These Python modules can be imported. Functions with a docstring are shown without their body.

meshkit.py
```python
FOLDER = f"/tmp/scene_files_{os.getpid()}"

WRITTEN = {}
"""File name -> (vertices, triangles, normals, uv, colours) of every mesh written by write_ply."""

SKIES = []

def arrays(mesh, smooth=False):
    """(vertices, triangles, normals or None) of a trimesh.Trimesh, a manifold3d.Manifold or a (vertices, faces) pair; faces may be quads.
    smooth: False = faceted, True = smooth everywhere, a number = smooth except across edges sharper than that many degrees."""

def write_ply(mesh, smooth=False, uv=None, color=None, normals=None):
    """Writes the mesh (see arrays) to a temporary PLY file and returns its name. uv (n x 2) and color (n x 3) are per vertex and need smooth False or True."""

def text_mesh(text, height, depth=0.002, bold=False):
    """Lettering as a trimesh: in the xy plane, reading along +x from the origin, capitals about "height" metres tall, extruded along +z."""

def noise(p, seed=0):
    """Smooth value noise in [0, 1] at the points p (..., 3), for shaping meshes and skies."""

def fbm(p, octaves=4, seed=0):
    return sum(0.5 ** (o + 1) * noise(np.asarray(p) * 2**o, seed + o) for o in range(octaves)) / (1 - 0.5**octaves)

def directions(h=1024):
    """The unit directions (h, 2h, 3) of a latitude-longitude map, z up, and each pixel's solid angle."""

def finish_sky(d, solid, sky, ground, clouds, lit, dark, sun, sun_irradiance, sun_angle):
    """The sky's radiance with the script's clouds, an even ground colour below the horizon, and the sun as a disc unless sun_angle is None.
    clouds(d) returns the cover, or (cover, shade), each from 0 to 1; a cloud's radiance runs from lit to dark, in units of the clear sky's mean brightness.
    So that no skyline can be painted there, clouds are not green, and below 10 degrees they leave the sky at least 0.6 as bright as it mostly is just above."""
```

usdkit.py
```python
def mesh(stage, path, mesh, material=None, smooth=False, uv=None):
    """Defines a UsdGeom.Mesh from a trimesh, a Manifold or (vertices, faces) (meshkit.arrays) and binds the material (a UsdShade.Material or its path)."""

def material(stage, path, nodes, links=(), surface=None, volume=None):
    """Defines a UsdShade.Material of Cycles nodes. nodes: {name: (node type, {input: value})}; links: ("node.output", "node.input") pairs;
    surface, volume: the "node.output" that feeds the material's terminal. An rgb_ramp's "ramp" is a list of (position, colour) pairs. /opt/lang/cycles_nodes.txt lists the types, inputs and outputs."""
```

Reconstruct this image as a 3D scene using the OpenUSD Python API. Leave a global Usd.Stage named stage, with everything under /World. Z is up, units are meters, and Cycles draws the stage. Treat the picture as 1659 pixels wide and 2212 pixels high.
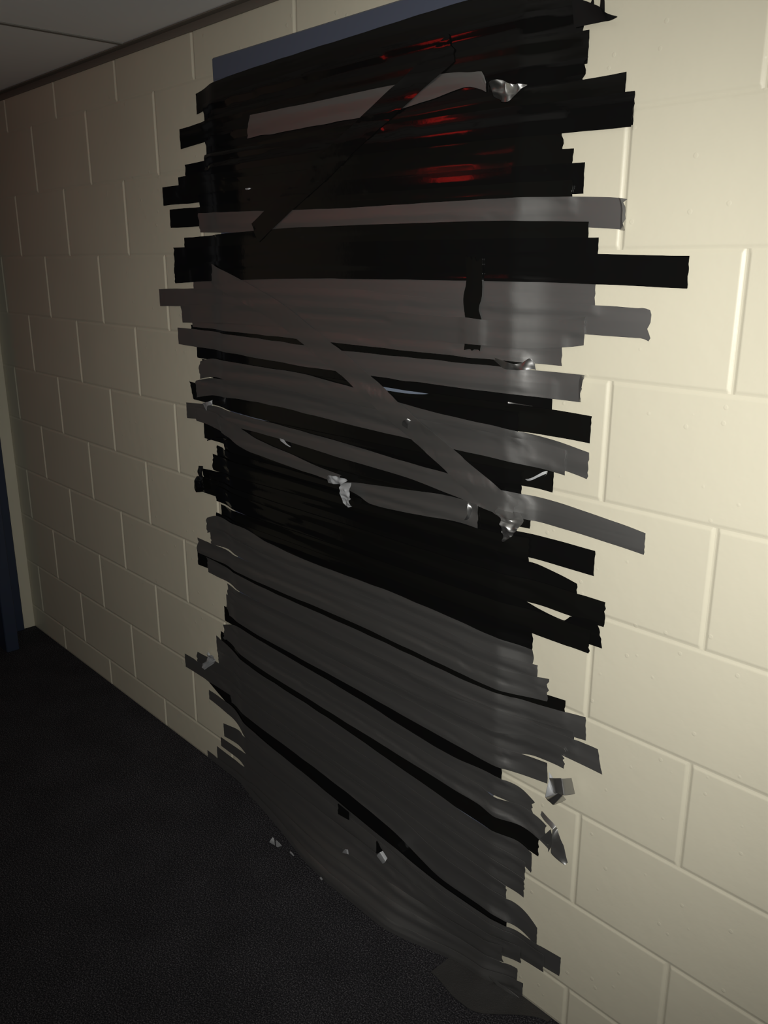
import math, random
import numpy as np, trimesh, usdkit
from meshkit import noise
from scipy.ndimage import map_coordinates, maximum_filter, gaussian_filter1d
from scipy.interpolate import PchipInterpolator
from pxr import Usd, UsdGeom, UsdLux, UsdShade, Gf, Sdf

stage = Usd.Stage.CreateInMemory()
UsdGeom.SetStageUpAxis(stage, 'Z'); UsdGeom.SetStageMetersPerUnit(stage, 1.0)
world = UsdGeom.Xform.Define(stage, '/World'); stage.SetDefaultPrim(world.GetPrim())
rng = np.random.default_rng(7)

# ------------------------------------------------------------------ camera, flash, exposure
CAM = np.array([0.784214, -1.219716, 1.508367])          # phone held at 1.5 m, 1.2 m from the block wall
R = np.array([[0.67725722, 0.73574528, -0.00123769],      # rows: right, down, forward
              [0.20467751, -0.19002196, -0.96020767],
              [-0.70670345, 0.65005425, -0.27928426]])
FPX, W0, H0 = 1866.47683, 1659.0, 2212.0
EXPOSURE = 0.0
FLASH_I, FLASH_CONE, FLASH_SOFT = 33500.0, 40.0, 1.0    # the beam
SPILL_I, SPILL_CONE, SPILL_SOFT = 12500.0, 75.0, 0.5    # the wide light around it

cam = UsdGeom.Camera.Define(stage, '/World/camera')
cam.CreateHorizontalApertureAttr(36.0); cam.CreateVerticalApertureAttr(36.0 * H0 / W0)
cam.CreateFocalLengthAttr(FPX * 36.0 / W0); cam.CreateClippingRangeAttr(Gf.Vec2f(0.02, 50)); cam.CreateExposureAttr(EXPOSURE)
def pose(prim, pos, Rm=R):
    m = Gf.Matrix4d(*[*Rm[0], 0, *(-Rm[1]), 0, *(-Rm[2]), 0, *pos, 1])
    UsdGeom.Xformable(prim).AddTransformOp().Set(m)
pose(cam, CAM)

# the phone's flash: a few centimetres above and beside the lens, aimed like the lens
fr = R[2] + 0.10 * R[0] + 0.012 * R[1]; fr /= np.linalg.norm(fr)
rr = np.cross(fr, [0, 0, 1]); rr /= np.linalg.norm(rr)
for nm, inten, cone, soft in (('phone_flash', FLASH_I, FLASH_CONE, FLASH_SOFT), ('phone_flash_spill', SPILL_I, SPILL_CONE, SPILL_SOFT)):
    flash = UsdLux.SphereLight.Define(stage, '/World/' + nm)
    flash.CreateRadiusAttr(0.008); flash.CreateIntensityAttr(inten); flash.CreateColorAttr(Gf.Vec3f(1.0, 0.985, 0.94))
    sh = UsdLux.ShapingAPI.Apply(flash.GetPrim()); sh.CreateShapingConeAngleAttr(cone); sh.CreateShapingConeSoftnessAttr(soft)
    pose(flash, CAM + 0.02 * R[0] - 0.03 * R[1] - 0.02 * R[2], np.array([rr, np.cross(fr, rr), fr]))

# ------------------------------------------------------------------ helpers
used = {}
def pname(name, parent='/World'):
    k = (str(parent), name); n = used.get(k, 0); used[k] = n + 1
    return f"{parent}/{name}" if n == 0 else f"{parent}/{name}_{n:03d}"
def tag(p, label=None, cat=None, group=None, kind=None):
    p = p.GetPrim() if hasattr(p, 'GetPrim') else p
    for k, v in (('label', label), ('category', cat), ('group', group), ('kind', kind)):
        if v: p.SetCustomDataByKey(k, v)
    return p
def obj(name, mesh, m, parent=None, smooth=False, loc=None):
    """one Mesh prim; a top-level mesh gets its own origin"""
    path = pname(name, '/World' if parent is None else str(parent.GetPath()))
    v, f = (np.array(mesh.vertices), np.array(mesh.faces)) if hasattr(mesh, 'vertices') else (np.asarray(mesh[0], float), np.asarray(mesh[1]))
    if parent is None and loc is None: loc = np.array([(v[:, 0].min() + v[:, 0].max()) / 2, v[:, 1].max(), v[:, 2].min()])
    if loc is not None: v = v - loc
    g = usdkit.mesh(stage, path, (v, f), M[m], smooth)
    if loc is not None: g.AddTranslateOp().Set(Gf.Vec3d(*map(float, loc)))
    return g.GetPrim()
def empty(name, loc=(0, 0, 0)):
    x = UsdGeom.Xform.Define(stage, pname(name)); x.AddTranslateOp().Set(Gf.Vec3d(*map(float, loc))); return x.GetPrim()
def bx(x0, x1, y0, y1, z0, z1):
    return trimesh.creation.box(bounds=[[min(x0, x1), min(y0, y1), min(z0, z1)], [max(x0, x1), max(y0, y1), max(z0, z1)]])
def cbox(x0, x1, y0, y1, z0, z1, c=0.003):
    """box with chamfered edges"""
    lo, hi = np.array([min(x0, x1), min(y0, y1), min(z0, z1)]), np.array([max(x0, x1), max(y0, y1), max(z0, z1)])
    pts = []
    for s in np.ndindex(2, 2, 2):
        corner = np.where(np.array(s) == 0, lo, hi); inw = np.where(np.array(s) == 0, c, -c)
        for a in range(3):
            q = corner + inw; q[a] = corner[a]; pts.append(q)
    return trimesh.convex.convex_hull(np.array(pts))
def cat(*ms): return trimesh.util.concatenate(ms)
def at(x, y, h=0.0):
    """the point of the room h in front of the block wall that is seen at a spot of the photograph"""
    d = R.T @ np.array([(x - W0 / 2) / FPX, (y - H0 / 2) / FPX, 1]); t = (-h - CAM[1]) / d[1]
    return CAM + t * d

# ------------------------------------------------------------------ materials
M = {}
def mat(name, nodes, links, surface='p.BSDF'):
    M[name] = usdkit.material(stage, '/World/Looks/' + name, nodes, links, surface=surface)
def plain(name, color, rough, bump=None, **kw):
    nodes = {'p': ('principled_bsdf', dict(base_color=color, roughness=rough, **kw))}; links = []
    if bump:
        sc, st, dist, stretch = bump
        nodes |= {'t': ('texture_coordinate', {}), 'm': ('mapping', {'scale': stretch}), 'n': ('noise_texture', {'scale': sc, 'detail': 4.0, 'roughness': 0.55}), 'b': ('bump', {'strength': st, 'distance': dist})}
        links += [('t.object', 'm.vector'), ('m.vector', 'n.vector'), ('n.fac', 'b.height'), ('b.normal', 'p.normal')]
    mat(name, nodes, links)
CREAM = (0.60, 0.565, 0.445)
mat('painted_block', {'g': ('geometry', {}), 'n': ('noise_texture', {'scale': 26.0, 'detail': 5.0, 'roughness': 0.6}), 'n2': ('noise_texture', {'scale': 2.2, 'detail': 2.0}),
    'v': ('voronoi_texture', {'scale': 26.0, 'randomness': 1.0}), 'vr': ('rgb_ramp', {'ramp': [(0.0, (1, 1, 1)), (0.07, (0.9, 0.9, 0.9)), (0.11, (0, 0, 0)), (1, (0, 0, 0))]}),
    'add': ('mix', {'mix_type': 'add', 'fac': 0.35}), 'b': ('bump', {'strength': 0.45, 'distance': 0.0022}),
    'cr': ('rgb_ramp', {'ramp': [(0.3, tuple(.96 * c for c in CREAM)), (0.7, tuple(1.03 * c for c in CREAM))]}),
    'p': ('principled_bsdf', {'roughness': 0.42, 'specular_ior_level': 0.4})},
    [('g.position', 'n.vector'), ('g.position', 'n2.vector'), ('g.position', 'v.vector'), ('v.distance', 'vr.fac'), ('n.color', 'add.color1'), ('vr.color', 'add.color2'), ('add.color', 'b.height'),
     ('n2.fac', 'cr.fac'), ('cr.color', 'p.base_color'), ('b.normal', 'p.normal')])
plain('ceiling_white', (0.90, 0.89, 0.88), 0.85, (140, 0.25, 0.001, (1, 1, 1)))
plain('other_side_paint', (0.18, 0.175, 0.16), 0.6)
plain('wall_angle', (0.16, 0.14, 0.115), 0.5)
plain('grid_bar', (0.20, 0.19, 0.17), 0.5)
plain('frame_blue', (0.085, 0.10, 0.145), 0.32, (90, 0.1, 0.001, (1, 1, 1)))
plain('door_blue', (0.17, 0.20, 0.26), 0.4)
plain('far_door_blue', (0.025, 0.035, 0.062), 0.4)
mat('carpet', {'g': ('geometry', {}), 'n': ('noise_texture', {'scale': 300.0, 'detail': 3.0, 'roughness': 0.7}), 'n2': ('noise_texture', {'scale': 7.0, 'detail': 2.0}),
    'c': ('rgb_ramp', {'ramp': [(0.38, (0.008, 0.008, 0.010)), (0.52, (0.026, 0.025, 0.029)), (0.64, (0.115, 0.112, 0.120))]}), 'c2': ('rgb_ramp', {'ramp': [(0.3, (.8, .8, .8)), (.7, (1.1, 1.1, 1.1))]}),
    'mx': ('mix', {'mix_type': 'multiply', 'fac': 1.0}), 'b': ('bump', {'strength': 1.0, 'distance': 0.005}), 'p': ('principled_bsdf', {'roughness': 0.95, 'specular_ior_level': 0.15})},
    [('g.position', 'n.vector'), ('g.position', 'n2.vector'), ('n.fac', 'c.fac'), ('n2.fac', 'c2.fac'), ('c.color', 'mx.color1'), ('c2.color', 'mx.color2'), ('mx.color', 'p.base_color'), ('n.fac', 'b.height'), ('b.normal', 'p.normal')])
# duct tapes: fine lengthwise creases; the grey ones are a silvered film over cloth
def tape_mat(name, color, rough, metallic, spec, bump, dist):
    mat(name, {'g': ('geometry', {}), 'm': ('mapping', {'scale': (1.4, 1.0, 20.0)}), 'n': ('noise_texture', {'scale': 1.0, 'detail': 3.0, 'roughness': 0.5}),
        'm2': ('mapping', {'scale': (70.0, 70.0, 70.0)}), 'n2': ('noise_texture', {'scale': 1.0, 'detail': 2.0}),
        'b': ('bump', {'strength': bump, 'distance': dist}), 'b2': ('bump', {'strength': 0.12, 'distance': 0.0008}),
        'p': ('principled_bsdf', {'base_color': color, 'roughness': rough, 'metallic': metallic, 'specular_ior_level': spec})},
        [('g.position', 'm.vector'), ('m.vector', 'n.vector'), ('n.fac', 'b.height'), ('g.position', 'm2.vector'), ('m2.vector', 'n2.vector'), ('n2.fac', 'b2.height'), ('b.normal', 'b2.normal'), ('b2.normal', 'p.normal')])
tape_mat('black_tape', (0.0045, 0.0045, 0.0045), 0.09, 0.0, 0.4, 0.22, 0.006)
tape_mat('black_tape_dull', (0.0055, 0.0055, 0.005), 0.13, 0.0, 0.38, 0.22, 0.006)
tape_mat('black_tape_torn', (0.006, 0.006, 0.006), 0.5, 0.0, 0.3, 0.3, 0.006)
tape_mat('grey_tape', (0.362, 0.360, 0.354), 0.50, 0.985, 0.5, 0.35, 0.006)
tape_mat('grey_tape_worn', (0.335, 0.332, 0.327), 0.52, 0.98, 0.5, 0.35, 0.006)
tape_mat('silver_tape', (0.46, 0.46, 0.455), 0.32, 0.97, 0.5, 0.2, 0.004)
tape_mat('tape_back', (0.36, 0.37, 0.38), 0.5, 0.0, 0.4, 0.3, 0.004)
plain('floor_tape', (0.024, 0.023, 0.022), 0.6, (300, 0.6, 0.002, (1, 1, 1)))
plain('sign_housing', (0.7, 0.7, 0.68), 0.5)
mat('sign_red', {'e': ('emission', {'color': (1.0, 0.02, 0.015), 'strength': 7.0})}, [], surface='e.emission')

# ------------------------------------------------------------------ the setting
CH, BL, CEIL = 0.2032, 0.4064, 2.055
X_FAR, X_NEAR, Y_OPP = -2.765, 2.6, -1.80
DOOR_L, DOOR_R, DOOR_T = -1.117, -0.2075, 1.960           # outer edges of the steel frame
P0 = 0.012                                               # the frame stands this far out of the wall

def block(x0, x1, z0, z1, g=0.0009):
    """front of one painted block: flat face, edges rounded back into tooled joints"""
    prof = [(0.0, 0.0031), (0.0022, 0.0025), (0.0042, 0.0013), (0.0058, 0.0004), (0.0080, 0.0)]
    A = np.array([p[0] for p in prof]); Dp = np.array([p[1] for p in prof])
    X = np.r_[x0 + g + A, (x1 - g - A)[::-1]]; Z = np.r_[z0 + A, (z1 - A)[::-1]]; D = np.r_[Dp, Dp[::-1]]      # head joints deep, bed joints shallow
    n = len(X); v = np.array([[X[i], max(D[i], .55 * D[j]), Z[j]] for i in range(n) for j in range(n)])
    idx = np.arange(n * n).reshape(n, n); a, b, c, d = idx[:-1, :-1].ravel(), idx[1:, :-1].ravel(), idx[1:, 1:].ravel(), idx[:-1, 1:].ravel()
    return v, np.vstack([np.c_[a, b, c], np.c_[a, c, d]])
wall = empty('wall_right'); tag(wall, 'cream painted concrete block wall around the taped door', None, kind='structure')
beds = [0.0] + [0.1016 + CH * i for i in range(10)] + [CEIL + 0.04]
OX0, OX1, OZ = DOOR_L + 0.03, DOOR_R - 0.03, DOOR_T - 0.025
for r in range(len(beds) - 1):
    z0, z1 = beds[r], beds[r + 1]
    off = 0.0 if r % 2 == 0 else 0.5
    for k in range(-8, 7):
        x0, x1 = max((k + off) * BL, X_FAR - 0.004), min((k + 1 + off) * BL, X_NEAR)
        if x1 - x0 < 0.03: continue
        spans = [(x0, x1)]
        if z0 < OZ - 0.03: spans = [(x0, min(x1, OX0)), (max(x0, OX1), x1)]
        for a, b in spans:
            if b - a > 0.03:
                obj('block', block(a, b, z0, z1), 'painted_block', wall, smooth=60)
obj('mortar', cat(bx(X_FAR - .1, OX0, 0.0030, 0.10, 0, CEIL + .04), bx(OX1, X_NEAR, 0.0030, 0.10, 0, CEIL + .04), bx(OX0, OX1, 0.0030, 0.10, OZ, CEIL + .04)), 'painted_block', wall)

fl = obj('floor', bx(X_FAR - .1, X_NEAR, 0.10, Y_OPP - .1, -0.06, 0.0), 'carpet', loc=(0, 0, 0)); tag(fl, 'dark charcoal carpet floor of the corridor', kind='structure')
wo = obj('wall_left', bx(X_FAR - .1, X_NEAR, Y_OPP, Y_OPP - .1, 0, CEIL + .04), 'other_side_paint', loc=(0, 0, 0)); tag(wo, 'dark wall on the other side of the corridor', kind='structure')
FY0, FY1 = -0.048, -1.02                                  # opening of the far door in the end wall
we = obj('wall_far', cat(bx(X_FAR, X_FAR - .1, 0.02, FY0 - .02, 0, CEIL + .04), bx(X_FAR, X_FAR - .1, FY1 + .02, Y_OPP, 0, CEIL + .04), bx(X_FAR, X_FAR - .1, FY0 - .02, FY1 + .02, 2.03, CEIL + .04)), 'painted_block', loc=(0, 0, 0))
tag(we, 'narrow cream end wall at the left edge beside the dark blue door', kind='structure')
d2 = empty('door_2', (X_FAR, -0.5, 0)); tag(d2, 'dark navy door and projecting frame at the far left edge', kind='structure')
def rel(m, o): m = m.copy(); m.apply_translation(-np.array(o, float)); return m
o2 = (X_FAR, -0.5, 0)
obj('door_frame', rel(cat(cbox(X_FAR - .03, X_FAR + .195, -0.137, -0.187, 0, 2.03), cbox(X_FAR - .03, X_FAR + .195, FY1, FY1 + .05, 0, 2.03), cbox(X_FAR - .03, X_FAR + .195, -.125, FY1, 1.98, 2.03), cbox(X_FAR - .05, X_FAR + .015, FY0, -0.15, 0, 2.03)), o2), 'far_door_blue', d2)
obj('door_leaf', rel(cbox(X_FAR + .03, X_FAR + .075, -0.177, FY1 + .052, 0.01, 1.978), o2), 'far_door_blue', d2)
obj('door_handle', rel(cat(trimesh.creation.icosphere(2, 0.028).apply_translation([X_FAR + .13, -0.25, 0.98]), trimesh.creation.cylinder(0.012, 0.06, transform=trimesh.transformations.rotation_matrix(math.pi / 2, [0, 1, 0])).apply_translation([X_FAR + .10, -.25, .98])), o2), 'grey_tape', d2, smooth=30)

ce = empty('ceiling'); tag(ce, 'low white panel ceiling at the top left', kind='structure')
xs, ys = [X_FAR - .02, -1.53, -0.311, 0.908, 2.127, X_NEAR], [0.0, -0.61, -1.22, Y_OPP]
for i in range(5):
    for j in range(3):
        obj('ceiling_panel', cbox(xs[i] + .002, xs[i + 1] - .002, ys[j] - .002, ys[j + 1] + .002, CEIL, CEIL + .016, 0.002), 'ceiling_white', ce)
for x in xs[1:5]: obj('grid_bar', bx(x - .0075, x + .0075, 0.0, Y_OPP, CEIL - .003, CEIL + .02), 'grid_bar', ce)
for y in ys[1:3]: obj('grid_bar', bx(X_FAR, X_NEAR, y - .012, y + .012, CEIL - .0025, CEIL + .02), 'grid_bar', ce)
t1 = obj('trim_1', cat(bx(X_FAR, X_NEAR, 0.002, -0.004, CEIL - .022, CEIL), bx(X_FAR, X_NEAR, 0.002, -.022, CEIL - .004, CEIL - .001)), 'wall_angle', loc=(0, 0, 0)); tag(t1, 'dull brown metal angle where block wall meets ceiling', kind='structure')

d1 = empty('door_1', ((DOOR_L + DOOR_R) / 2, 0, 0)); tag(d1, 'slate blue steel door and frame under the layers of tape', kind='structure')
o1 = ((DOOR_L + DOOR_R) / 2, 0, 0)
fw = 0.050
obj('door_frame', rel(cat(cbox(DOOR_L, DOOR_L + fw, -P0, 0.09, 0, DOOR_T - .02), cbox(DOOR_R - fw, DOOR_R, -P0, 0.09, 0, DOOR_T - .02), cbox(DOOR_L, DOOR_R, -P0 - .0005, 0.09, DOOR_T - fw, DOOR_T)), o1), 'frame_blue', d1)
obj('door_leaf', rel(cbox(DOOR_L + fw + .003, DOOR_R - fw - .003, -0.004, 0.040, 0.012, DOOR_T - fw - .003), o1), 'door_blue', d1)

# the exit sign on the other side of the corridor; its red glow shows in the black tape
ex = empty('exit_sign', (-1.95, Y_OPP, 1.93)); tag(ex, 'lit red exit sign on the opposite wall, seen only as red reflections', 'exit sign')
obj('housing', bx(-.125, .125, 0.001, .045, -.085, .085), 'sign_housing', ex)
import meshkit
tx = meshkit.text_mesh('EXIT', 0.10, 0.004, bold=True); tx.apply_translation(-tx.bounds.mean(0)); tx.apply_transform(trimesh.transformations.rotation_matrix(math.pi / 2, [1, 0, 0])); tx.vertices[:, 0] *= -1; tx.vertices[:, 1] *= -1; tx.apply_translation([0, .047, 0])
obj('letters', tx, 'sign_red', ex)

# ------------------------------------------------------------------ the surface the tape lies on: wall, slope up to the frame, taut span across the door
XL, XR, RL, RR_ = DOOR_L, DOOR_R, 0.056, 0.068
GX0, GX1, GZ0, GZ1, GC = -1.62, 0.30, -0.03, 2.03, 0.004
gx, gz = np.arange(GX0, GX1, GC), np.arange(GZ0, GZ1, GC)
def sstep(t): t = np.clip(t, 0, 1); return t * t * (3 - 2 * t)
def base(x, z):
    low = np.clip((0.17 - z) / 0.17, 0, 1)
    P = P0 + 0.0015 + 0.062 * low ** 1.4 * sstep((x + 1.10) / .45) * (1 - .80 * sstep((x + .48) / .24))
    shape = np.clip(np.minimum((x - (XL - RL)) / RL, ((XR + RR_) - x) / RR_), 0, 1)
    shape = np.where(shape < 1, shape ** 1.15, shape)
    tx = np.linspace(-1.7, .4, 2101); ts = np.clip((tx - (XL - RL)) / RL, 0, 1); ts = gaussian_filter1d(ts ** 1.15, 9.0)
    shape = np.where(x < -.6, np.interp(x, tx, ts), shape)
    span = sstep((x - XL) / 0.12) * sstep((XR - x) / 0.12)
    q = np.stack([x * 1.7, 0 * x, z * 13.0], -1); q2 = np.stack([x * 3.1, 0 * x + 4, z * 27.0], -1)
    amp = 0.0028 + 0.0065 * sstep((0.85 - z) / 0.5)
    rip = amp * span * (noise(q, 3)) + 0.0013 * span * noise(q2, 5)
    ramp = sstep((x - (XR - .002)) / 0.012) * sstep((XR + RR_ + .03 - x) / 0.05)
    q3 = np.stack([x * 11, 0 * x + 9, z * 68.0], -1)
    return P * shape + rip + 0.0028 * ramp * noise(q3, 8) + 0.0012
GXX, GZZ = np.meshgrid(gx, gz, indexing='ij')
Hm = base(GXX, GZZ)
def sample(grid, x, z): return map_coordinates(grid, [(x - GX0) / GC, (z - GZ0) / GC], order=1, mode='nearest')

TW, TH = 0.046, 0.00042
def slab(V, n, m):
    """closed thin sheet from a grid of n x m front points (wall at +y)"""
    back = V + np.array([0, TH * 0.8, 0])
    idx = np.arange(n * m).reshape(n, m); a, b, c, d = idx[:-1, :-1].ravel(), idx[1:, :-1].ravel(), idx[1:, 1:].ravel(), idx[:-1, 1:].ravel()
    f = np.vstack([np.c_[a, b, c], np.c_[a, c, d]]); k = n * m
    fb = f[:, ::-1] + k
    rim = np.r_[idx[:-1, 0], idx[-1, :-1], idx[:0:-1, -1], idx[0, :0:-1]]; nx = np.roll(rim, -1)
    fr_ = np.vstack([np.c_[rim, nx + k, nx], np.c_[rim, rim + k, nx + k]])
    return np.vstack([V, back]), np.vstack([f, fb, fr_])
def strip(top, bot, ends=('cut', 'cut'), seed=0, wr=1.0, shift=(0.0, 0.0), step=0.008, rows=9, lay=True):
    """tape pressed over whatever is already there. top, bot: (n,2) corner lines in wall coordinates (x, z); shift: slant of each end"""
    global Hm
    r = np.random.default_rng(seed + 100)
    top, bot = np.asarray(top, float), np.asarray(bot, float)
    mid = (top + bot) / 2; s = np.r_[0, np.cumsum(np.linalg.norm(np.diff(mid, axis=0), axis=1))]
    n = max(4, int(s[-1] / step) + 1); u = np.linspace(0, s[-1], n)
    it = PchipInterpolator(s, top) if len(s) > 2 else None
    T = it(u) if it else np.stack([np.interp(u, s, top[:, k]) for k in (0, 1)], 1)
    B = PchipInterpolator(s, bot)(u) if it else np.stack([np.interp(u, s, bot[:, k]) for k in (0, 1)], 1)
    v = np.linspace(0, 1, rows)
    wob = 0.0006 * wr
    T[:, 1] += wob * (2 * noise(np.c_[u * 22, 0 * u + seed * 7.3, 0 * u], seed) - 1); B[:, 1] += wob * (2 * noise(np.c_[u * 22, 0 * u + seed * 3.1 + 50, 0 * u], seed) - 1)
    XZ = T[:, None, :] * (1 - v)[None, :, None] + B[:, None, :] * v[None, :, None]
    for e, (kind, i0, i1, sg) in enumerate(((ends[0], 0, 1, -1), (ends[1], -1, -2, 1))):
        d = XZ[i0].mean(0) - XZ[i1].mean(0); d /= np.linalg.norm(d)
        amt = {'cut': 0.0007, 'jag': 0.0017, 'torn': 0.0042}[kind]
        o = amt * (2 * r.random(rows) - 1)
        if kind == 'torn': o += 0.004 * (2 * noise(np.c_[v * 3.3, 0 * v + seed, 0 * v], seed + 9) - 1)
        o = o + shift[e] * (v - 0.5) * sg
        for i, w in ((i0, 1.0), (i1, 0.72), (i1 - (1 if e else -1), 0.45)):
            if -n <= i < n: XZ[i] += d * (o * w)[:, None]
    X, Z = XZ[..., 0], XZ[..., 1]
    D = maximum_filter(Hm, 3)
    h = sample(D, X, Z)
    h = np.maximum(h, gaussian_filter1d(h, 1.3, axis=0))
    vv = v[None, :]
    q = np.stack([X * 5 + seed, 0 * X + seed * 1.7, (Z * 62)], -1)
    h = h + 0.035 * TW * (2 * r.random() - 1) * (vv - 0.5) * (sstep((X - XL) / .1) * sstep((XR - X) / .1)) + 0.0008
    h = h + TH * 1.25 + 0.0007 * wr * noise(q, seed + 2) + 0.0002 * (1 - (2 * vv - 1) ** 2)
    if lay:
        x0, x1, z0, z1 = X.min(), X.max(), Z.min(), Z.max()
        i0, i1 = max(0, int((x0 - GX0) / GC) - 1), int((x1 - GX0) / GC) + 3; j0, j1 = max(0, int((z0 - GZ0) / GC) - 1), int((z1 - GZ0) / GC) + 3
        gxs, gzs = GXX[i0:i1, j0:j1], GZZ[i0:i1, j0:j1]
        import shapely
        poly = shapely.Polygon(np.vstack([XZ[:, 0], XZ[-1, 1:], XZ[::-1, -1], XZ[0, ::-1][1:]])).buffer(0.0015)
        ins = shapely.contains_xy(poly, gxs, gzs)
        from scipy.spatial import cKDTree
        if ins.any():
            _, nn = cKDTree(XZ.reshape(-1, 2)).query(np.c_[gxs[ins], gzs[ins]])
            sub = Hm[i0:i1, j0:j1]; sub[ins] = np.maximum(sub[ins], h.reshape(-1)[nn]); Hm[i0:i1, j0:j1] = sub
    V = np.stack([X, -h, Z], -1).reshape(-1, 3)
    return slab(V, n, rows)
def level(st):
    """stations (x, z of the top edge[, z of the bottom edge]) -> edge lines of a strip"""
    def on_front(x): return float(sstep((x + 1.20) / .09) * sstep((-.135 - x) / .06))
    def dz(x, z): return z + (z - 1.508) * .0083 * on_front(x)
    T = [[p[0] - .0079 * on_front(p[0]), dz(p[0], p[1])] for p in st]; B = [[p[0] - .0079 * on_front(p[0]), dz(p[0], p[2] if len(p) > 2 else p[1] - TW)] for p in st]
    return np.array(T), np.array(B)
def slanted(c, w=TW):
    """centre line -> edge lines"""
    c = np.asarray(c, float); t = np.gradient(c, axis=0); t /= np.linalg.norm(t, axis=1, keepdims=True); nrm = np.c_[-t[:, 1], t[:, 0]]
    return c + nrm * w / 2, c - nrm * w / 2
def ribbon(stations, rows=7, sub=7, crumple=0.0, seed=0, freq=42):
    """free piece of tape through pairs of photo spots, each with its distance from the wall: (xa, ya, ha, xb, yb, hb)"""
    dep = lambda h: h - .009 if .022 <= h < .058 else h
    A = np.array([at(s[0], s[1], dep(s[2])) for s in stations]); B = np.array([at(s[3], s[4], dep(s[5])) for s in stations])
    k = np.arange(len(stations)); u = np.linspace(0, k[-1], (len(k) - 1) * sub + 1)
    A, B = (PchipInterpolator(k, q)(u) if len(k) > 2 else np.stack([np.interp(u, k, q[:, i]) for i in range(3)], 1) for q in (A, B))
    v = np.linspace(0, 1, rows)[None, :, None]
    V = A[:, None] * (1 - v) + B[:, None] * v
    if crumple:
        q = V * freq + seed * 3.3
        r1 = np.sqrt((2 * noise(q, seed) - 1) ** 2 + 0.012); edge = sstep(np.minimum(u, 1.0))[:, None]
        V[..., 1] -= edge * crumple * (0.9 - r1 + 0.22 * noise(q * 2.2, seed + 4))
    return slab(V.reshape(-1, 3), len(u), rows)

# ------------------------------------------------------------------ the tape: black strips first, then grey; (stations, ends, label)
BLACK, GREY = 'black_tape_strip', 'grey_tape_strip'
BG, GG = 'black tape strips across the door', 'grey tape strips across the door'
seed = [0]
def lay_strip(color, edges, label, ends=('cut', 'cut'), shift=(0, 0), wr=1.0, m=None, parts=()):
    seed[0] += 1
    mesh = strip(*edges, ends=ends, seed=seed[0], shift=shift, wr=wr)
    name = BLACK if color == 'k' else GREY
    m = m or (('black_tape', 'black_tape_dull') if color == 'k' else ('grey_tape', 'grey_tape_worn'))[seed[0] % 2]
    if parts:
        v = mesh[0]; o = ((v[:, 0].min() + v[:, 0].max()) / 2, v[:, 1].max(), v[:, 2].min())
        t = empty(name, o); obj('strip', (v - o, mesh[1]), m, t, smooth=40)
        for pn, pm, pmat, plab in parts:
            p_ = obj(pn, (pm[0] - o, pm[1]), pmat, t, smooth=50)
            if plab: p_.SetCustomDataByKey('label', plab)
    else:
        t = obj(name, mesh, m, smooth=40)
    tag(t, label, 'tape', BG if color == 'k' else GG)
    return t
def px(org, sc, *pairs):
    """pairs of spots read off an enlarged crop -> ribbon stations"""
    return [(org[0] + a / sc, org[1] + b / sc, h0, org[0] + c / sc, org[1] + d / sc, h1) for a, b, h0, c, d, h1 in pairs]

K = lambda st, label, **kw: lay_strip('k', level(st), label, **kw)
G = lambda st, label, **kw: lay_strip('g', level(st), label, **kw)

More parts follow.
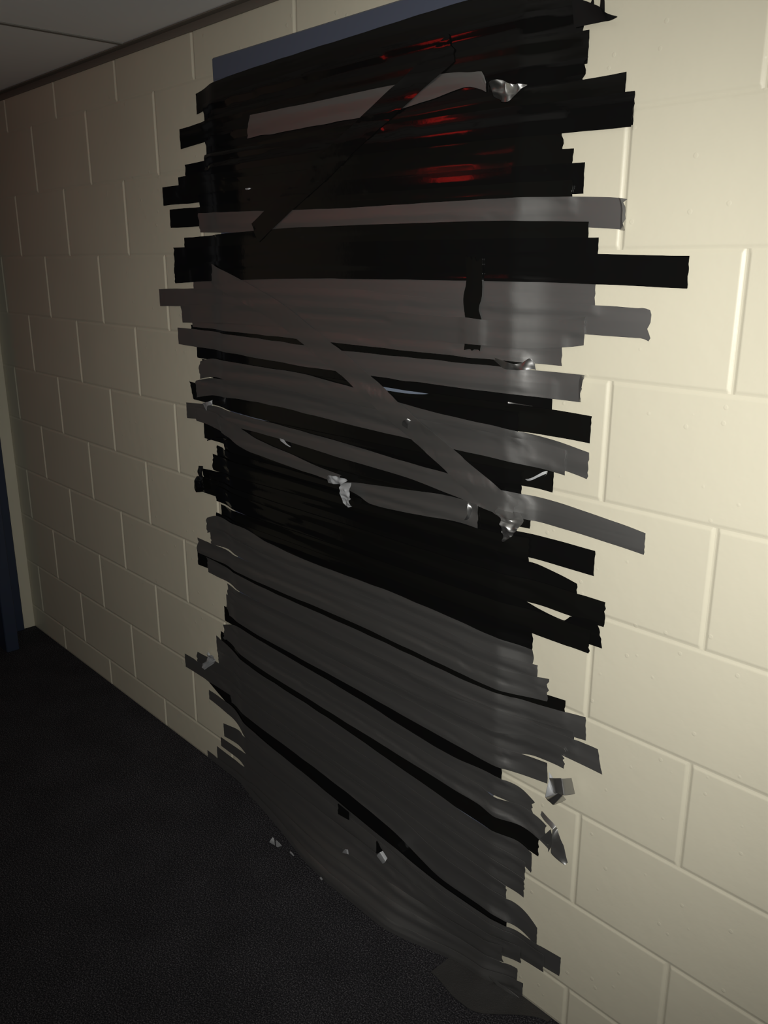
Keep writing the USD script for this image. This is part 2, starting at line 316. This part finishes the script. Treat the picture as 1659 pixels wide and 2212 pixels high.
# --- black strips of the upper part
spikes = ribbon([(1235, -6, .006, 1240, 60, .006), (1259, 0, .007, 1272, 53, .007), (1278, 7, .010, 1292, 49, .008), (1296, 15, .013, 1306, 46, .010), (1310, 28, .018, 1318, 44, .012), (1330, 34, .024, 1334, 36, .02)], seed=3)
spike2 = ribbon([(1283, 14, .009, 1274, 8, .009), (1283, 3, .012, 1278, 1, .012), (1281, -8, .014, 1279, -10, .014)], rows=4, sub=4)
spike3 = ribbon([(1306, 30, .012, 1295, 22, .012), (1306, 8, .014, 1297, 4, .014), (1304, -12, .016, 1298, -12, .016)], rows=4, sub=4)
K([(-1.210, 1.897), (-1.10, 1.904), (-.55, 1.918), (-.31, 1.922), (-.10, 1.915)], 'topmost black tape strip over the door, right end torn into spikes', ends=('cut', 'torn'),
  parts=[('torn_end', spikes, 'black_tape_torn', 'torn black end with pointed tips'), ('spike', spike2, 'black_tape_torn', None), ('spike', spike3, 'black_tape_torn', None)])
K([(-1.172, 1.868), (-.5, 1.885), (-.088, 1.882)], 'second black tape strip from the top, short on the left, ending under the spikes', ends=('cut', 'jag'), shift=(0, -.012))
K([(-1.297, 1.826), (-.8, 1.842), (-.4, 1.848), (-.078, 1.843)], 'black strip with the second-highest tab on the left of the door', shift=(0.002, 0))
K([(-1.170, 1.793), (-.5, 1.806), (-.080, 1.806)], 'black strip with a wavy right end directly above the stepped tabs on the right', ends=('cut', 'torn'))
K([(-1.165, 1.758), (-.008, 1.776)], 'black strip forming the top step of the stepped tabs at upper right')
K([(-1.281, 1.742), (-.6, 1.748), (.009, 1.748)], 'black strip forming the middle step of the tabs at upper right', ends=('jag', 'cut'))
K([(-1.318, 1.714), (-.6, 1.727), (-.116, 1.722)], 'black strip with the fourth tab down on the left, right end short', ends=('cut', 'jag'))
K([(-1.17, 1.755), (-.5, 1.752), (.009, 1.7455)], 'black strip forming the lowest step of the tabs at upper right', ends=('cut', 'cut'), shift=(0, -.003))
K([(-1.403, 1.6955), (-.7, 1.69), (-.096, 1.6785)], 'black strip with the longest left tab above the full-width grey band', ends=('cut', 'jag'))
K([(-1.22, 1.668), (-.6, 1.662), (-.072, 1.6565)], 'black strip with the farthest right end just above the full-width grey band')
K([(-1.373, 1.6385), (-.6, 1.635), (-.091, 1.632)], 'black strip whose left tab sits just above the grey band\'s left end', ends=('cut', 'jag'))
G([(-1.226, 1.624), (-.914, 1.616), (-.588, 1.610), (-.226, 1.609), (-.007, 1.601), (.004, 1.599)], 'long straight grey band across the black upper part of the door', ends=('jag', 'torn'), m='grey_tape',
  parts=[('lifted_edge', ribbon([(1336, 427, .004, 1340, 428, .012), (1341, 452, .004, 1345, 455, .014), (1340, 476, .004, 1344, 474, .014), (1340, 497, .004, 1350, 497, .016)], rows=4, sub=4), 'silver_tape', 'shiny lifted end of the band')])
K([(-1.308, 1.566), (-1.0, 1.573), (-.78, 1.577), (-.225, 1.573), (-.057, 1.567)], 'black strip edging the underside of the full-width grey band', ends=('jag', 'cut'))
K([(-1.362, 1.542), (-.6, 1.545), (-.037, 1.5435)], 'black strip next below the one edging the full-width grey band', ends=('torn', 'cut'))

# --- grey block below, and the black strip that laps over it
G([(-1.275, 1.482), (-.6, 1.482), (-.037, 1.474)], 'topmost strip of the upper grey block, under the far-reaching black strip', ends=('jag', 'jag'))
K([(-1.368, 1.496), (-1.2, 1.505), (-.6, 1.519), (-.22, 1.520), (.120, 1.5145)], 'black strip reaching farthest right of all onto the blocks', ends=('torn', 'cut'), shift=(0, .001))
K([(-1.30, 1.345), (-.168, 1.345)], 'black strip showing only as a dark sliver under the upper grey block', ends=('jag', 'cut'))
K([(-1.277, 1.305), (-.6, 1.308), (-.110, 1.306)], 'black strip below the grey block, right end under the folded grey tab', ends=('cut', 'cut'))
K([(-1.25, 1.258), (-.66, 1.264), (-.60, 1.262), (-.545, 1.256), (-.46, 1.2555), (-.40, 1.259), (-.365, 1.2645), (-.029, 1.260)], 'black strip with the right tab between two grey tabs at mid right', ends=('cut', 'cut'),
  parts=[('crease', ribbon([(1097, 868, .0335, 1097, 871, .0335), (1120, 872, .027, 1120, 874, .027), (1150, 877, .017, 1150, 878, .017)], rows=3, sub=4), 'silver_tape', 'bright crease near the frame edge')])
K([(-1.2, 1.222), (-.6, 1.245), (-.168, 1.252)], 'black strip with a short frayed right end above the wide grey pair', ends=('cut', 'jag'))
K([(-1.318, 1.190), (-.6, 1.175), (-.099, 1.1615)], 'black strip between two grey bands, pointed left end above a grey tab', ends=('torn', 'cut'), shift=(.010, 0))
K([(-1.2, 1.132), (-.6, 1.14), (-.159, 1.146)], 'black strip with a short right end just above the longest grey tab', ends=('cut', 'jag'))
K([(-1.265, 1.088), (-.6, 1.088), (-.142, 1.085)], 'black strip under the longest grey tab, right end by the crumpled flap')
K([(-1.150, 1.112), (-.6, 1.112), (-.19, 1.112)], 'black strip almost hidden under the grey band with the longest straight tab')
K([(-1.150, 1.062), (-.6, 1.062), (-.185, 1.060)], 'black strip behind the hanging twist, both ends short')
K([(-1.205, 1.031), (-1.1, 1.031), (-.6, 1.033), (-.0035, 1.030)], 'black strip with a long clean right tab below the longest grey tab', ends=('jag', 'cut'))
K([(-1.228, 1.004), (-.6, 1.012), (-.1405, 1.022)], 'black strip with a ragged left end over the shiny crumpled black tab', ends=('torn', 'jag'))
crump = ribbon(px((380, 880), 7.37, (360, 930, .004, 430, 935, .006), (370, 1020, .006, 440, 1040, .009), (400, 1090, .01, 455, 1110, .012)), crumple=.006, seed=5)
crump2 = ribbon(px((380, 880), 7.37, (330, 1095, .006, 430, 1090, .012), (315, 1180, .008, 440, 1180, .014), (325, 1260, .008, 465, 1250, .012), (350, 1345, .006, 470, 1340, .008)), crumple=.007, seed=6)
K([(-1.285, .953), (-1.1, .967), (-.6, .978), (-.2, .987), (-.13, .976), (-.036, .9605)], 'black strip with the shiny crumpled left end', ends=('torn', 'jag'), parts=[('crumpled_end', crump, 'black_tape', None), ('crumpled_end', crump2, 'black_tape', None)])
K([(-1.287, .930), (-.6, .941), (-.2, .9445), (-.09, .943), (.024, .943)], 'black strip forming the farthest right end above the thin slit at lower right', ends=('cut', 'jag'))
K([(-1.222, .918), (-.6, .915), (-.2, .908), (-.15, .899), (-.115, .889), (-.06, .884), (-.042, .898), (.018, .903)], 'black strip directly under the thin slit on the right', ends=('cut', 'jag'), shift=(0, .012))
K([(-1.199, .867), (-.6, .884), (-.002, .8835)], 'lowest long black tab on the right, below the thin slit', ends=('cut', 'jag'))
K([(-1.228, .838), (-.6, .85), (-.125, .849)], 'lowest black strip above the large lower grey area', ends=('jag', 'cut'))
# black strips seen between the lower grey ones
K([(-1.343, .700), (-.8, .728), (-.55, .732), (-.209, .722), (-.045, .728)], 'black strip showing as a thin dark line in the lower grey area', ends=('jag', 'jag'))
K([(-1.213, .563), (-.98, .570), (-.66, .556), (-.3, .552), (-.172, .552)], 'widest black gap strip across the lower grey area')
K([(-1.24, .476), (-1.09, .476), (-.67, .464), (-.36, .444), (-.2, .430), (-.086, .412)], 'black strip slanting down right under the curling grey tails', ends=('jag', 'jag'))
K([(-1.335, .330), (-1.1, .278), (-.83, .262), (-.5, .232), (-.3, .195), (-.15, .178)], 'lowest black strip, narrowing towards the bottom right', ends=('jag', 'cut'))

# --- upper grey block
G([(-1.460, 1.4335), (-.95, 1.448), (-.645, 1.452), (-.306, 1.4395), (.052, 1.438), (.066, 1.434)], 'grey strip with the longest tab on both sides of the upper grey block', ends=('cut', 'torn'), wr=1.5)
G([(-1.290, 1.386), (-.6, 1.386), (-.095, 1.3835)], 'lowest grey strip of the upper block, right tab shortest', ends=('jag', 'jag'), wr=1.5)
lay_strip('k', (np.array([(-.262, 1.512), (-.262, 1.475), (-.262, 1.445), (-.268, 1.425), (-.261, 1.405), (-.261, 1.352)]), np.array([(-.302, 1.512), (-.300, 1.475), (-.306, 1.446), (-.304, 1.425), (-.300, 1.405), (-.300, 1.352)])),
          'short upright piece of black tape on the upper grey block near the frame', ends=('torn', 'jag'))
G([(-1.344, 1.394), (-1.0, 1.408), (-.646, 1.4135), (-.301, 1.4095), (-.20, 1.408), (-.052, 1.421)], 'grey strip lapping over the upright black piece', ends=('jag', 'jag'), wr=1.6)
fold = ribbon([(1062, 770, .027, 1066, 777, .027), (1094, 781, .031, 1095, 797, .029), (1112, 786, .029, 1116, 799, .025), (1128, 784, .023, 1130, 799, .019), (1146, 774, .013, 1150, 797, .010), (1158, 786, .006, 1159, 799, .004)], rows=8, crumple=.004, seed=2)
G([(-1.371, 1.3345), (-1.1, 1.334), (-.648, 1.326), (-.38, 1.327), (-.23, 1.328), (-.052, 1.3265)], 'grey band below the upper block with a folded bright right corner', ends=('cut', 'torn'), wr=2.0, shift=(0, -.004),
  parts=[('lifted_edge', fold, 'silver_tape', 'bright lifted fold at the frame edge'),
         ('folded_corner', ribbon([(1254, 812, .005, 1262, 810, .012), (1250, 830, .005, 1257, 832, .016), (1250, 848, .005, 1253, 850, .014), (1250, 866, .005, 1255, 869, .008)], rows=4, sub=4), 'silver_tape', 'bright folded corner')])
G([(-1.268, 1.250), (-1.177, 1.264), (-.84, 1.266), (-.60, 1.251), (-.473, 1.2365), (-.365, 1.229), (-.152, 1.2145), (-.029, 1.1975)], 'upper of the paired grey bands at mid height, ending in a creased tab', ends=('torn', 'jag'), wr=2.0)
G([(-1.290, 1.197), (-1.2, 1.212), (-.97, 1.224), (-.55, 1.214), (-.33, 1.210), (-.19, 1.207), (-.075, 1.196)], 'lower of the paired grey bands at mid height, rounded left end', ends=('torn', 'jag'), wr=1.6)
G([(-1.352, 1.130, 1.0865), (-1.2, 1.138, 1.096), (-1.0, 1.138, 1.104), (-.65, 1.127, 1.092), (-.45, 1.118, 1.086), (-.30, 1.113, 1.072), (-.19, 1.106, 1.060), (-.10, 1.100, 1.055), (.0885, 1.083, 1.046)], 'grey band with the longest straight tab over the right-hand blocks', ends=('cut', 'cut'), m='grey_tape',
  parts=[('crumpled_flap', ribbon(px((400, 840), 6.38, (238, 195, .004, 292, 302, .006), (312, 180, .012, 332, 228, .010), (352, 170, .014, 392, 216, .012), (402, 150, .010, 396, 164, .008)), crumple=.006, seed=11), 'tape_back', 'pale crumpled bit at the left end')])
# slanting strip from the grey tab down to the middle
hang = ribbon(px((680, 990), 11.06, (660, 600, .040, 870, 590, .044), (660, 700, .047, 892, 790, .050), (700, 900, .043, 905, 940, .046), (728, 1040, .036, 892, 1015, .040), (790, 1100, .034, 938, 1108, .036), (850, 1162, .030, 885, 1155, .030)), crumple=.012, seed=21, freq=75)
stub = ribbon(px((680, 990), 11.06, (285, 440, .028, 300, 530, .028), (420, 395, .044, 400, 580, .034), (600, 440, .048, 570, 600, .036), (840, 515, .046, 690, 620, .040)), crumple=.010, seed=22, freq=70)
lay_strip('g', (np.array([(-1.30, 1.125), (-1.088, 1.108), (-.986, 1.084), (-.854, 1.068), (-.713, 1.053), (-.66, 1.050)]), np.array([(-1.30, 1.085), (-1.12, 1.068), (-1.056, 1.051), (-.856, 1.036), (-.713, 1.030), (-.66, 1.026)])),
          'grey strip slanting down from the left into a hanging crumpled twist', ends=('jag', 'torn'), wr=2.0,
          parts=[('hanging_twist', hang, 'tape_back', 'pale twisted tape hanging down'), ('crumpled_flap', stub, 'tape_back', 'pale crumpled flap')])
G([(-.640, 1.040, 1.024), (-.59, 1.047, 1.018), (-.55, 1.051, 1.007), (-.45, 1.060, 1.011), (-.283, 1.0715, 1.024), (-.246, 1.069, 1.022)], 'short grey piece right of the hanging twist with a bright fold near its end', ends=('torn', 'jag'), wr=1.6, m='grey_tape',
  parts=[('fold', ribbon([(1007, 1076, .026, 1027, 1083, .026), (1012, 1090, .034, 1025, 1100, .028), (1010, 1110, .036, 1019, 1118, .028), (1000, 1128, .027, 1018, 1131, .026)], rows=5, crumple=.003, seed=31), 'silver_tape', 'bright fold across the piece')])
flap = ribbon(px((1040, 1020), 10.37, (365, 800, .032, 870, 925, .022), (365, 920, .042, 985, 1105, .032), (505, 1070, .052, 935, 1225, .040), (515, 1200, .050, 830, 1340, .042), (580, 1350, .044, 790, 1400, .040), (565, 1530, .036, 580, 1540, .034)), rows=17, sub=10, crumple=.018, seed=41, freq=62)
lay_strip('g', slanted([(-1.165, 1.475), (-1.0, 1.432), (-.86, 1.388), (-.75, 1.340), (-.62, 1.283), (-.46, 1.202), (-.302, 1.124), (-.235, 1.092), (-.17, 1.066)], .050), 'long diagonal grey strip crossing down to a crumpled flap by the frame', ends=('torn', 'torn'), wr=1.6, m='grey_tape',
          parts=[('crumpled_flap', flap, 'silver_tape', 'shiny crumpled flap hanging from its lower end'),
                 ('crease', ribbon([(479, 604, .026, 482, 604, .026), (480, 620, .029, 484, 620, .027), (481, 637, .026, 484, 637, .026)], rows=3, sub=4), 'silver_tape', None),
                 ('crease', ribbon([(490, 614, .026, 492, 614, .026), (491, 626, .028, 494, 626, .027), (492, 639, .026, 494, 639, .026)], rows=3, sub=4), 'silver_tape', None),
                 ('pucker', ribbon([(868, 918, .036, 880, 926, .036), (874, 908, .046, 884, 917, .040), (884, 904, .042, 890, 908, .038)], rows=5, crumple=.004, seed=43), 'silver_tape', 'bright pucker')])

# --- short grey strip and diagonal black strip on the upper black part
upflap = ribbon(px((1030, 130), 11.85, (335, 690, .034, 360, 770, .032), (455, 560, .050, 560, 980, .040), (600, 512, .056, 740, 1085, .044), (830, 570, .050, 890, 1090, .046), (960, 625, .044, 1060, 950, .044), (1150, 622, .046, 1210, 810, .042), (1392, 648, .036, 1400, 662, .036)), rows=12, sub=8, crumple=.014, seed=51, freq=55)
G([(-.957, 1.818, 1.7715), (-.5, 1.817, 1.7725), (-.40, 1.821, 1.7785), (-.33, 1.816, 1.787), (-.298, 1.812, 1.7895), (-.270, 1.810, 1.783), (-.258, 1.792, 1.777)], 'short grey strip near the top of the door, right end folded and crumpled', ends=('jag', 'cut'), shift=(-.012, 0), wr=2.0,
  parts=[('crumpled_flap', upflap, 'silver_tape', 'crumpled pointed end'), ('fold', ribbon([(538, 252, .026, 546, 251, .026), (543, 266, .027, 550, 264, .031), (548, 276, .027, 552, 275, .031), (549, 297, .026, 553, 296, .026)], rows=4, sub=4), 'silver_tape', 'lifted left end')])
lay_strip('k', slanted([(-.345, 1.860), (-.497, 1.788), (-.70, 1.692), (-.955, 1.570)], .047), 'diagonal black strip crossing both upper grey strips', ends=('torn', 'cut'), m='black_tape',
          parts=[('torn_edge', ribbon([(952, 128, .027, 955, 131, .027), (958, 123, .030, 961, 125, .029), (962, 120, .027, 963, 122, .027)], rows=3, sub=3), 'tape_back', 'pale torn tip')])

# --- lower grey area
G([(-1.283, .810), (-1.2, .832), (-1.064, .838), (-.954, .825), (-.779, .818), (-.503, .822), (-.37, .820), (-.204, .813), (-.122, .804)], 'top strip of the large lower grey area', ends=('torn', 'jag'), wr=1.6)
G([(-1.262, .782), (-1.15, .795), (-.9, .788), (-.66, .789), (-.393, .789), (-.203, .779), (-.110, .777)], 'second strip of the large lower grey area, squared right end', ends=('torn', 'cut'), wr=2.0)
G([(-1.338, .738), (-.9, .752), (-.6, .757), (-.3, .752), (-.2, .750), (-.087, .757)], 'third strip of the large lower grey area, toothed left end', ends=('torn', 'torn'), wr=1.6)
G([(-1.287, .691), (-.9, .694), (-.55, .698), (-.25, .694), (.003, .713)], 'fourth strip of the lower grey area, ribbed long right tab', ends=('jag', 'cut'), wr=1.6, shift=(0, .004))
G([(-1.187, .640), (-.6, .655), (-.2, .660), (-.021, .676)], 'fifth strip of the lower grey area, right end square below the ribbed tab', ends=('jag', 'jag'), wr=1.6)
G([(-1.185, .622), (-.6, .628), (.029, .661), (.037, .661)], 'grey strip with the lone right tab beneath the ribbed tab', ends=('jag', 'cut'), shift=(0, .012))
G([(-1.195, .606), (-.6, .607), (-.2, .612), (-.10, .630), (-.038, .634)], 'grey strip with a puckered right end above the loose curled piece', ends=('jag', 'torn'), wr=1.6)
curl_a = ribbon(px((1130, 1640), 9.215, (512, 250, .006, 592, 368, .010), (500, 480, .020, 600, 640, .028), (440, 757, .034, 630, 690, .040)), rows=6)
curl_b = ribbon(px((1130, 1640), 9.215, (448, 757, .036, 630, 688, .040), (525, 835, .050, 720, 685, .052), (605, 900, .048, 790, 725, .048), (730, 865, .036, 825, 770, .036), (852, 808, .026, 845, 800, .026)), rows=6)
curl_c = ribbon(px((1130, 1640), 9.215, (520, 372, .020, 610, 660, .024), (640, 380, .044, 680, 690, .046), (760, 384, .046, 800, 708, .048), (860, 382, .036, 920, 705, .036), (962, 374, .022, 1032, 688, .022)), rows=6)
G([(-1.18, .592), (-.66, .594), (-.3, .586), (-.2, .582), (-.075, .584)], 'grey strip above the wide black gap, with a loose curled piece at its right end', ends=('jag', 'cut'), wr=1.6, shift=(0, .002),
  parts=[('curled_piece', curl_a, 'tape_back', 'pale sticky back of the curl'), ('curled_piece', curl_b, 'silver_tape', 'lower shiny turn of the curl'), ('curled_piece', curl_c, 'grey_tape', 'upper shiny turn of the curl')])
peel = ribbon(px((1130, 1640), 9.215, (372, 1030, .008, 345, 1105, .012), (520, 1180, .012, 440, 1225, .024), (668, 1340, .014, 600, 1392, .030), (690, 1372, .010, 588, 1475, .028), (762, 1600, .018, 578, 1650, .026), (806, 1692, .020, 568, 1848, .030), (892, 2055, .014, 840, 2095, .020)), rows=8, crumple=.002, seed=61)
G([(-1.219, .503), (-1.10, .540), (-.66, .528), (-.3, .508), (-.2, .514), (-.15, .504), (-.105, .486)], 'grey strip under the wide black gap, right end peeling off as a shiny tail', ends=('torn', 'torn'), wr=1.4,
  parts=[('peeled_tail', peel, 'grey_tape', 'shiny tail hanging over the blocks')])
tail = ribbon(px((1130, 1640), 9.215, (545, 1395, .008, 340, 1580, .006), (580, 1560, .020, 492, 1690, .010), (562, 1740, .016, 496, 1852, .010)), rows=5, seed=62)
G([(-1.20, .507), (-1.1, .504), (-.66, .489), (-.36, .482), (-.225, .475), (-.18, .4635), (-.13, .462), (-.068, .445)], 'grey strip with a downward pointing tip behind the shiny peeled tail', ends=('jag', 'torn'), wr=1.4, parts=[('torn_end', tail, 'grey_tape', 'drooping pointed tip')])
G([(-1.266, .4535), (-1.1, .441), (-.67, .424), (-.36, .401), (-.2, .385), (-.145, .378), (-.100, .3655)], 'grey strip below the slanting black strip, right end creased lengthwise', ends=('jag', 'cut'), wr=1.6)
G([(-1.262, .412), (-.9, .402), (-.5, .378), (-.2, .355), (-.115, .336)], 'second grey strip below the slanting black strip', ends=('jag', 'jag'), wr=1.6)
crl = ribbon(px((390, 1330), 5.978, (352, 460, .004, 382, 500, .006), (376, 500, .014, 372, 560, .012), (440, 498, .016, 378, 590, .018), (472, 560, .012, 296, 625, .012), (440, 622, .008, 328, 694, .008)), crumple=.010, seed=71, freq=70)
G([(-1.388, .360), (-1.2, .368), (-.8, .358), (-.5, .342), (-.2, .320), (-.115, .295)], 'grey strip with a pale crumpled bit on its toothed left end', ends=('torn', 'jag'), wr=1.6, parts=[('crumpled_flap', crl, 'tape_back', 'pale crumpled bit')])
G([(-1.462, .327), (-1.2, .330), (-.8, .318), (-.5, .302), (-.2, .280), (-.154, .262)], 'grey strip with the longest left tooth low on the wall', ends=('cut', 'jag'), wr=1.6)
G([(-1.2, .308), (-.83, .306), (-.5, .286, .234), (-.3, .250, .190), (-.18, .240, .182), (-.12, .222, .168), (-.077, .199, .153)], 'grey strip just above the lowest black line', ends=('jag', 'cut'), wr=2.0)
G([(-1.328, .2535, .2215), (-1.22, .252, .212), (-1.1, .243, .197), (-.67, .207, .161), (-.5, .191, .145), (-.32, .175, .129), (-.2, .169, .123), (-.017, .166, .120)], 'grey strip under the lowest black line, long tab at lower right', ends=('cut', 'cut'), wr=2.0)
G([(-1.255, .169, .125), (-1.1, .200, .145), (-.6, .184, .126), (-.2, .160, .106), (-.056, .148, .102)], 'second grey strip under the lowest black line', ends=('cut', 'cut'), wr=1.6)
G([(-1.276, .113, .083), (-1.18, .118, .082), (-1.08, .152, .092), (-.6, .150, .094), (-.2, .132, .086), (-.113, .130, .084)], 'third grey strip from the floor with a bowed left end', ends=('cut', 'jag'), wr=1.6)
G([(-1.302, .071, .020), (-1.18, .070, .022), (-1.08, .108, .050), (-.6, .104, .058), (-.2, .112, .066), (-.153, .113, .067)], 'second grey strip from the floor with a bowed left end', ends=('cut', 'jag'), wr=1.6)
G([(-1.36, .030, .004), (-1.18, .035, .004), (-1.08, .060, .014), (-.6, .075, .022), (-.2, .076, .022), (-.121, .066, .016)], 'lowest grey strip along the foot of the door', ends=('jag', 'cut'), wr=1.6)
G([(-1.10, .040, .002), (-.6, .040, .002), (-.2, .040, .002), (-.105, .040, .004)], 'grey strip touching the carpet at the door foot, bright crease at right', ends=('jag', 'cut'), wr=2.0,
  parts=[('crease', ribbon([(1057, 2105, .060, 1057, 2110, .060), (1078, 2122, .046, 1076, 2128, .046), (1100, 2136, .026, 1098, 2142, .026), (1128, 2158, .006, 1126, 2161, .006)], rows=4, sub=5, crumple=.003, seed=81), 'grey_tape', 'bright crease')])

# strip lying on the carpet along the foot of the door
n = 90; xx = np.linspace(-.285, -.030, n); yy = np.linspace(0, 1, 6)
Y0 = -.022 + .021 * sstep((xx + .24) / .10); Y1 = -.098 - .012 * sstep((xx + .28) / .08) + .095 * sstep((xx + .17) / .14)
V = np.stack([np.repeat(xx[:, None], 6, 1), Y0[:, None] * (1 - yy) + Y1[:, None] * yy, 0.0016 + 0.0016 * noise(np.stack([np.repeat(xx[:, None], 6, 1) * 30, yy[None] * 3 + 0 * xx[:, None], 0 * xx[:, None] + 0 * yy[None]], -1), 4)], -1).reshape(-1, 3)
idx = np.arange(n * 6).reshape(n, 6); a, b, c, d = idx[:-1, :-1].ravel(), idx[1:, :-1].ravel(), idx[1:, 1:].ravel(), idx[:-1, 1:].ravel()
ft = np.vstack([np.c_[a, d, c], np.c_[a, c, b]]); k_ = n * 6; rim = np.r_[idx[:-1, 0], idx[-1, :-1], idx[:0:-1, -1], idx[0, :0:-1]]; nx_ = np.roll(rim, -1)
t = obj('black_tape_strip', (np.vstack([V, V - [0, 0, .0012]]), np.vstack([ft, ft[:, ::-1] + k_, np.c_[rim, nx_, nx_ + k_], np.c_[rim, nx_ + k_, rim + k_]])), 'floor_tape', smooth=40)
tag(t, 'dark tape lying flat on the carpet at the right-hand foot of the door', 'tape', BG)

# ------------------------------------------------------------------ loose bits
SG = 'torn scraps of tape'
def scrap(name, st, m, label, **kw):
    tag(obj(name, ribbon(st, **kw), m, smooth=40), label, 'tape scrap', SG)
scrap('tape_scrap', px((400, 840), 6.38, (298, 700, .008, 304, 717, .008), (372, 683, .022, 376, 700, .022), (450, 679, .026, 454, 697, .026), (520, 690, .028, 522, 708, .028), (575, 715, .026, 575, 728, .026)), 'black_tape', 'thin curled black shred sticking out over the left wall', rows=3)
scrap('tape_scrap', [(1134, 1035, .030, 1140, 1039, .030), (1146, 1033, .034, 1149, 1037, .034), (1157, 1028, .034, 1160, 1032, .034), (1174, 1019, .030, 1178, 1024, .030), (1182, 1017, .026, 1180, 1024, .026), (1181, 1024, .022, 1176, 1029, .022)], 'tape_back', 'narrow white hooked sliver on the black strip at right', rows=4)
scrap('tape_scrap', [(602, 946, .030, 604, 948, .030), (611, 949, .036, 608, 954, .036), (618, 957, .036, 616, 960, .036), (628, 965, .032, 627, 966, .032)], 'tape_back', 'small pale leaf-shaped tear in the left middle of the door', rows=4)
scrap('tape_scrap', px((500, 1650), 3.607, (320, 572, .0950, 328, 578, .0950), (300, 600, .100, 335, 612, .098), (288, 622, .098, 338, 636, .0965)), 'tape_back', 'larger pale scrap at the carpet edge, lower left', rows=4)
scrap('tape_scrap', px((500, 1650), 3.607, (345, 598, .0950, 352, 596, .0950), (348, 640, .0965, 372, 616, .0965), (356, 652, .0950, 392, 640, .0950)), 'tape_back', 'smaller pale scrap next to the larger one at the carpet edge', rows=4)
scrap('tape_scrap', px((500, 1650), 3.607, (452, 686, .0930, 462, 682, .0930), (466, 704, .0950, 474, 696, .0950), (484, 720, .0930, 488, 716, .0930)), 'tape_back', 'faint grey scrap along the carpet edge between two pale ones', rows=4)
scrap('tape_scrap', px((500, 1650), 3.607, (686, 886, .0930, 698, 880, .0930), (694, 900, .0950, 704, 890, .0950), (704, 908, .0930, 710, 900, .0930)), 'tape_back', 'tiny white speck of tape farthest along the carpet edge', rows=4)
scrap('tape_scrap', px((500, 1650), 3.607, (862, 692, .060, 868, 694, .060), (890, 664, .068, 900, 702, .064), (908, 668, .064, 912, 706, .060)), 'tape_back', 'small pale torn corner on the grey strips near the bottom', rows=4)
scrap('tape_scrap', px((500, 1650), 3.607, (1178, 678, .058, 1214, 736, .058), (1155, 690, .066, 1200, 760, .066), (1130, 716, .060, 1178, 780, .060)), 'tape_back', 'pale square scrap beside the dark tear low on the door', rows=4)
scrap('tape_scrap', [(529, 407, .028, 530, 410, .028), (536, 406, .032, 536, 410, .032), (541, 406, .028, 541, 408, .028)], 'tape_back', 'tiny white scrap on the black strips above the left end of the full-width grey band', rows=3)
def patch(corners, label):
    seed[0] += 1
    P = np.array([at(x, y, .036)[[0, 2]] for x, y in corners])
    t = obj('black_tape_patch', strip(np.array([P[0], P[1]]), np.array([P[3], P[2]]), ends=('jag', 'jag'), seed=seed[0], step=.005, rows=7), 'black_tape', smooth=40)
    tag(t, label, 'tape patch', 'dark tape patches low on the door')
patch([(724, 1738), (748, 1757), (751, 1774), (727, 1760)], 'small square black patch on the grey strips near the bottom')
patch([(810, 1817), (820, 1832), (830, 1844), (814, 1842)], 'small dark wedge next to the pale square scrap')
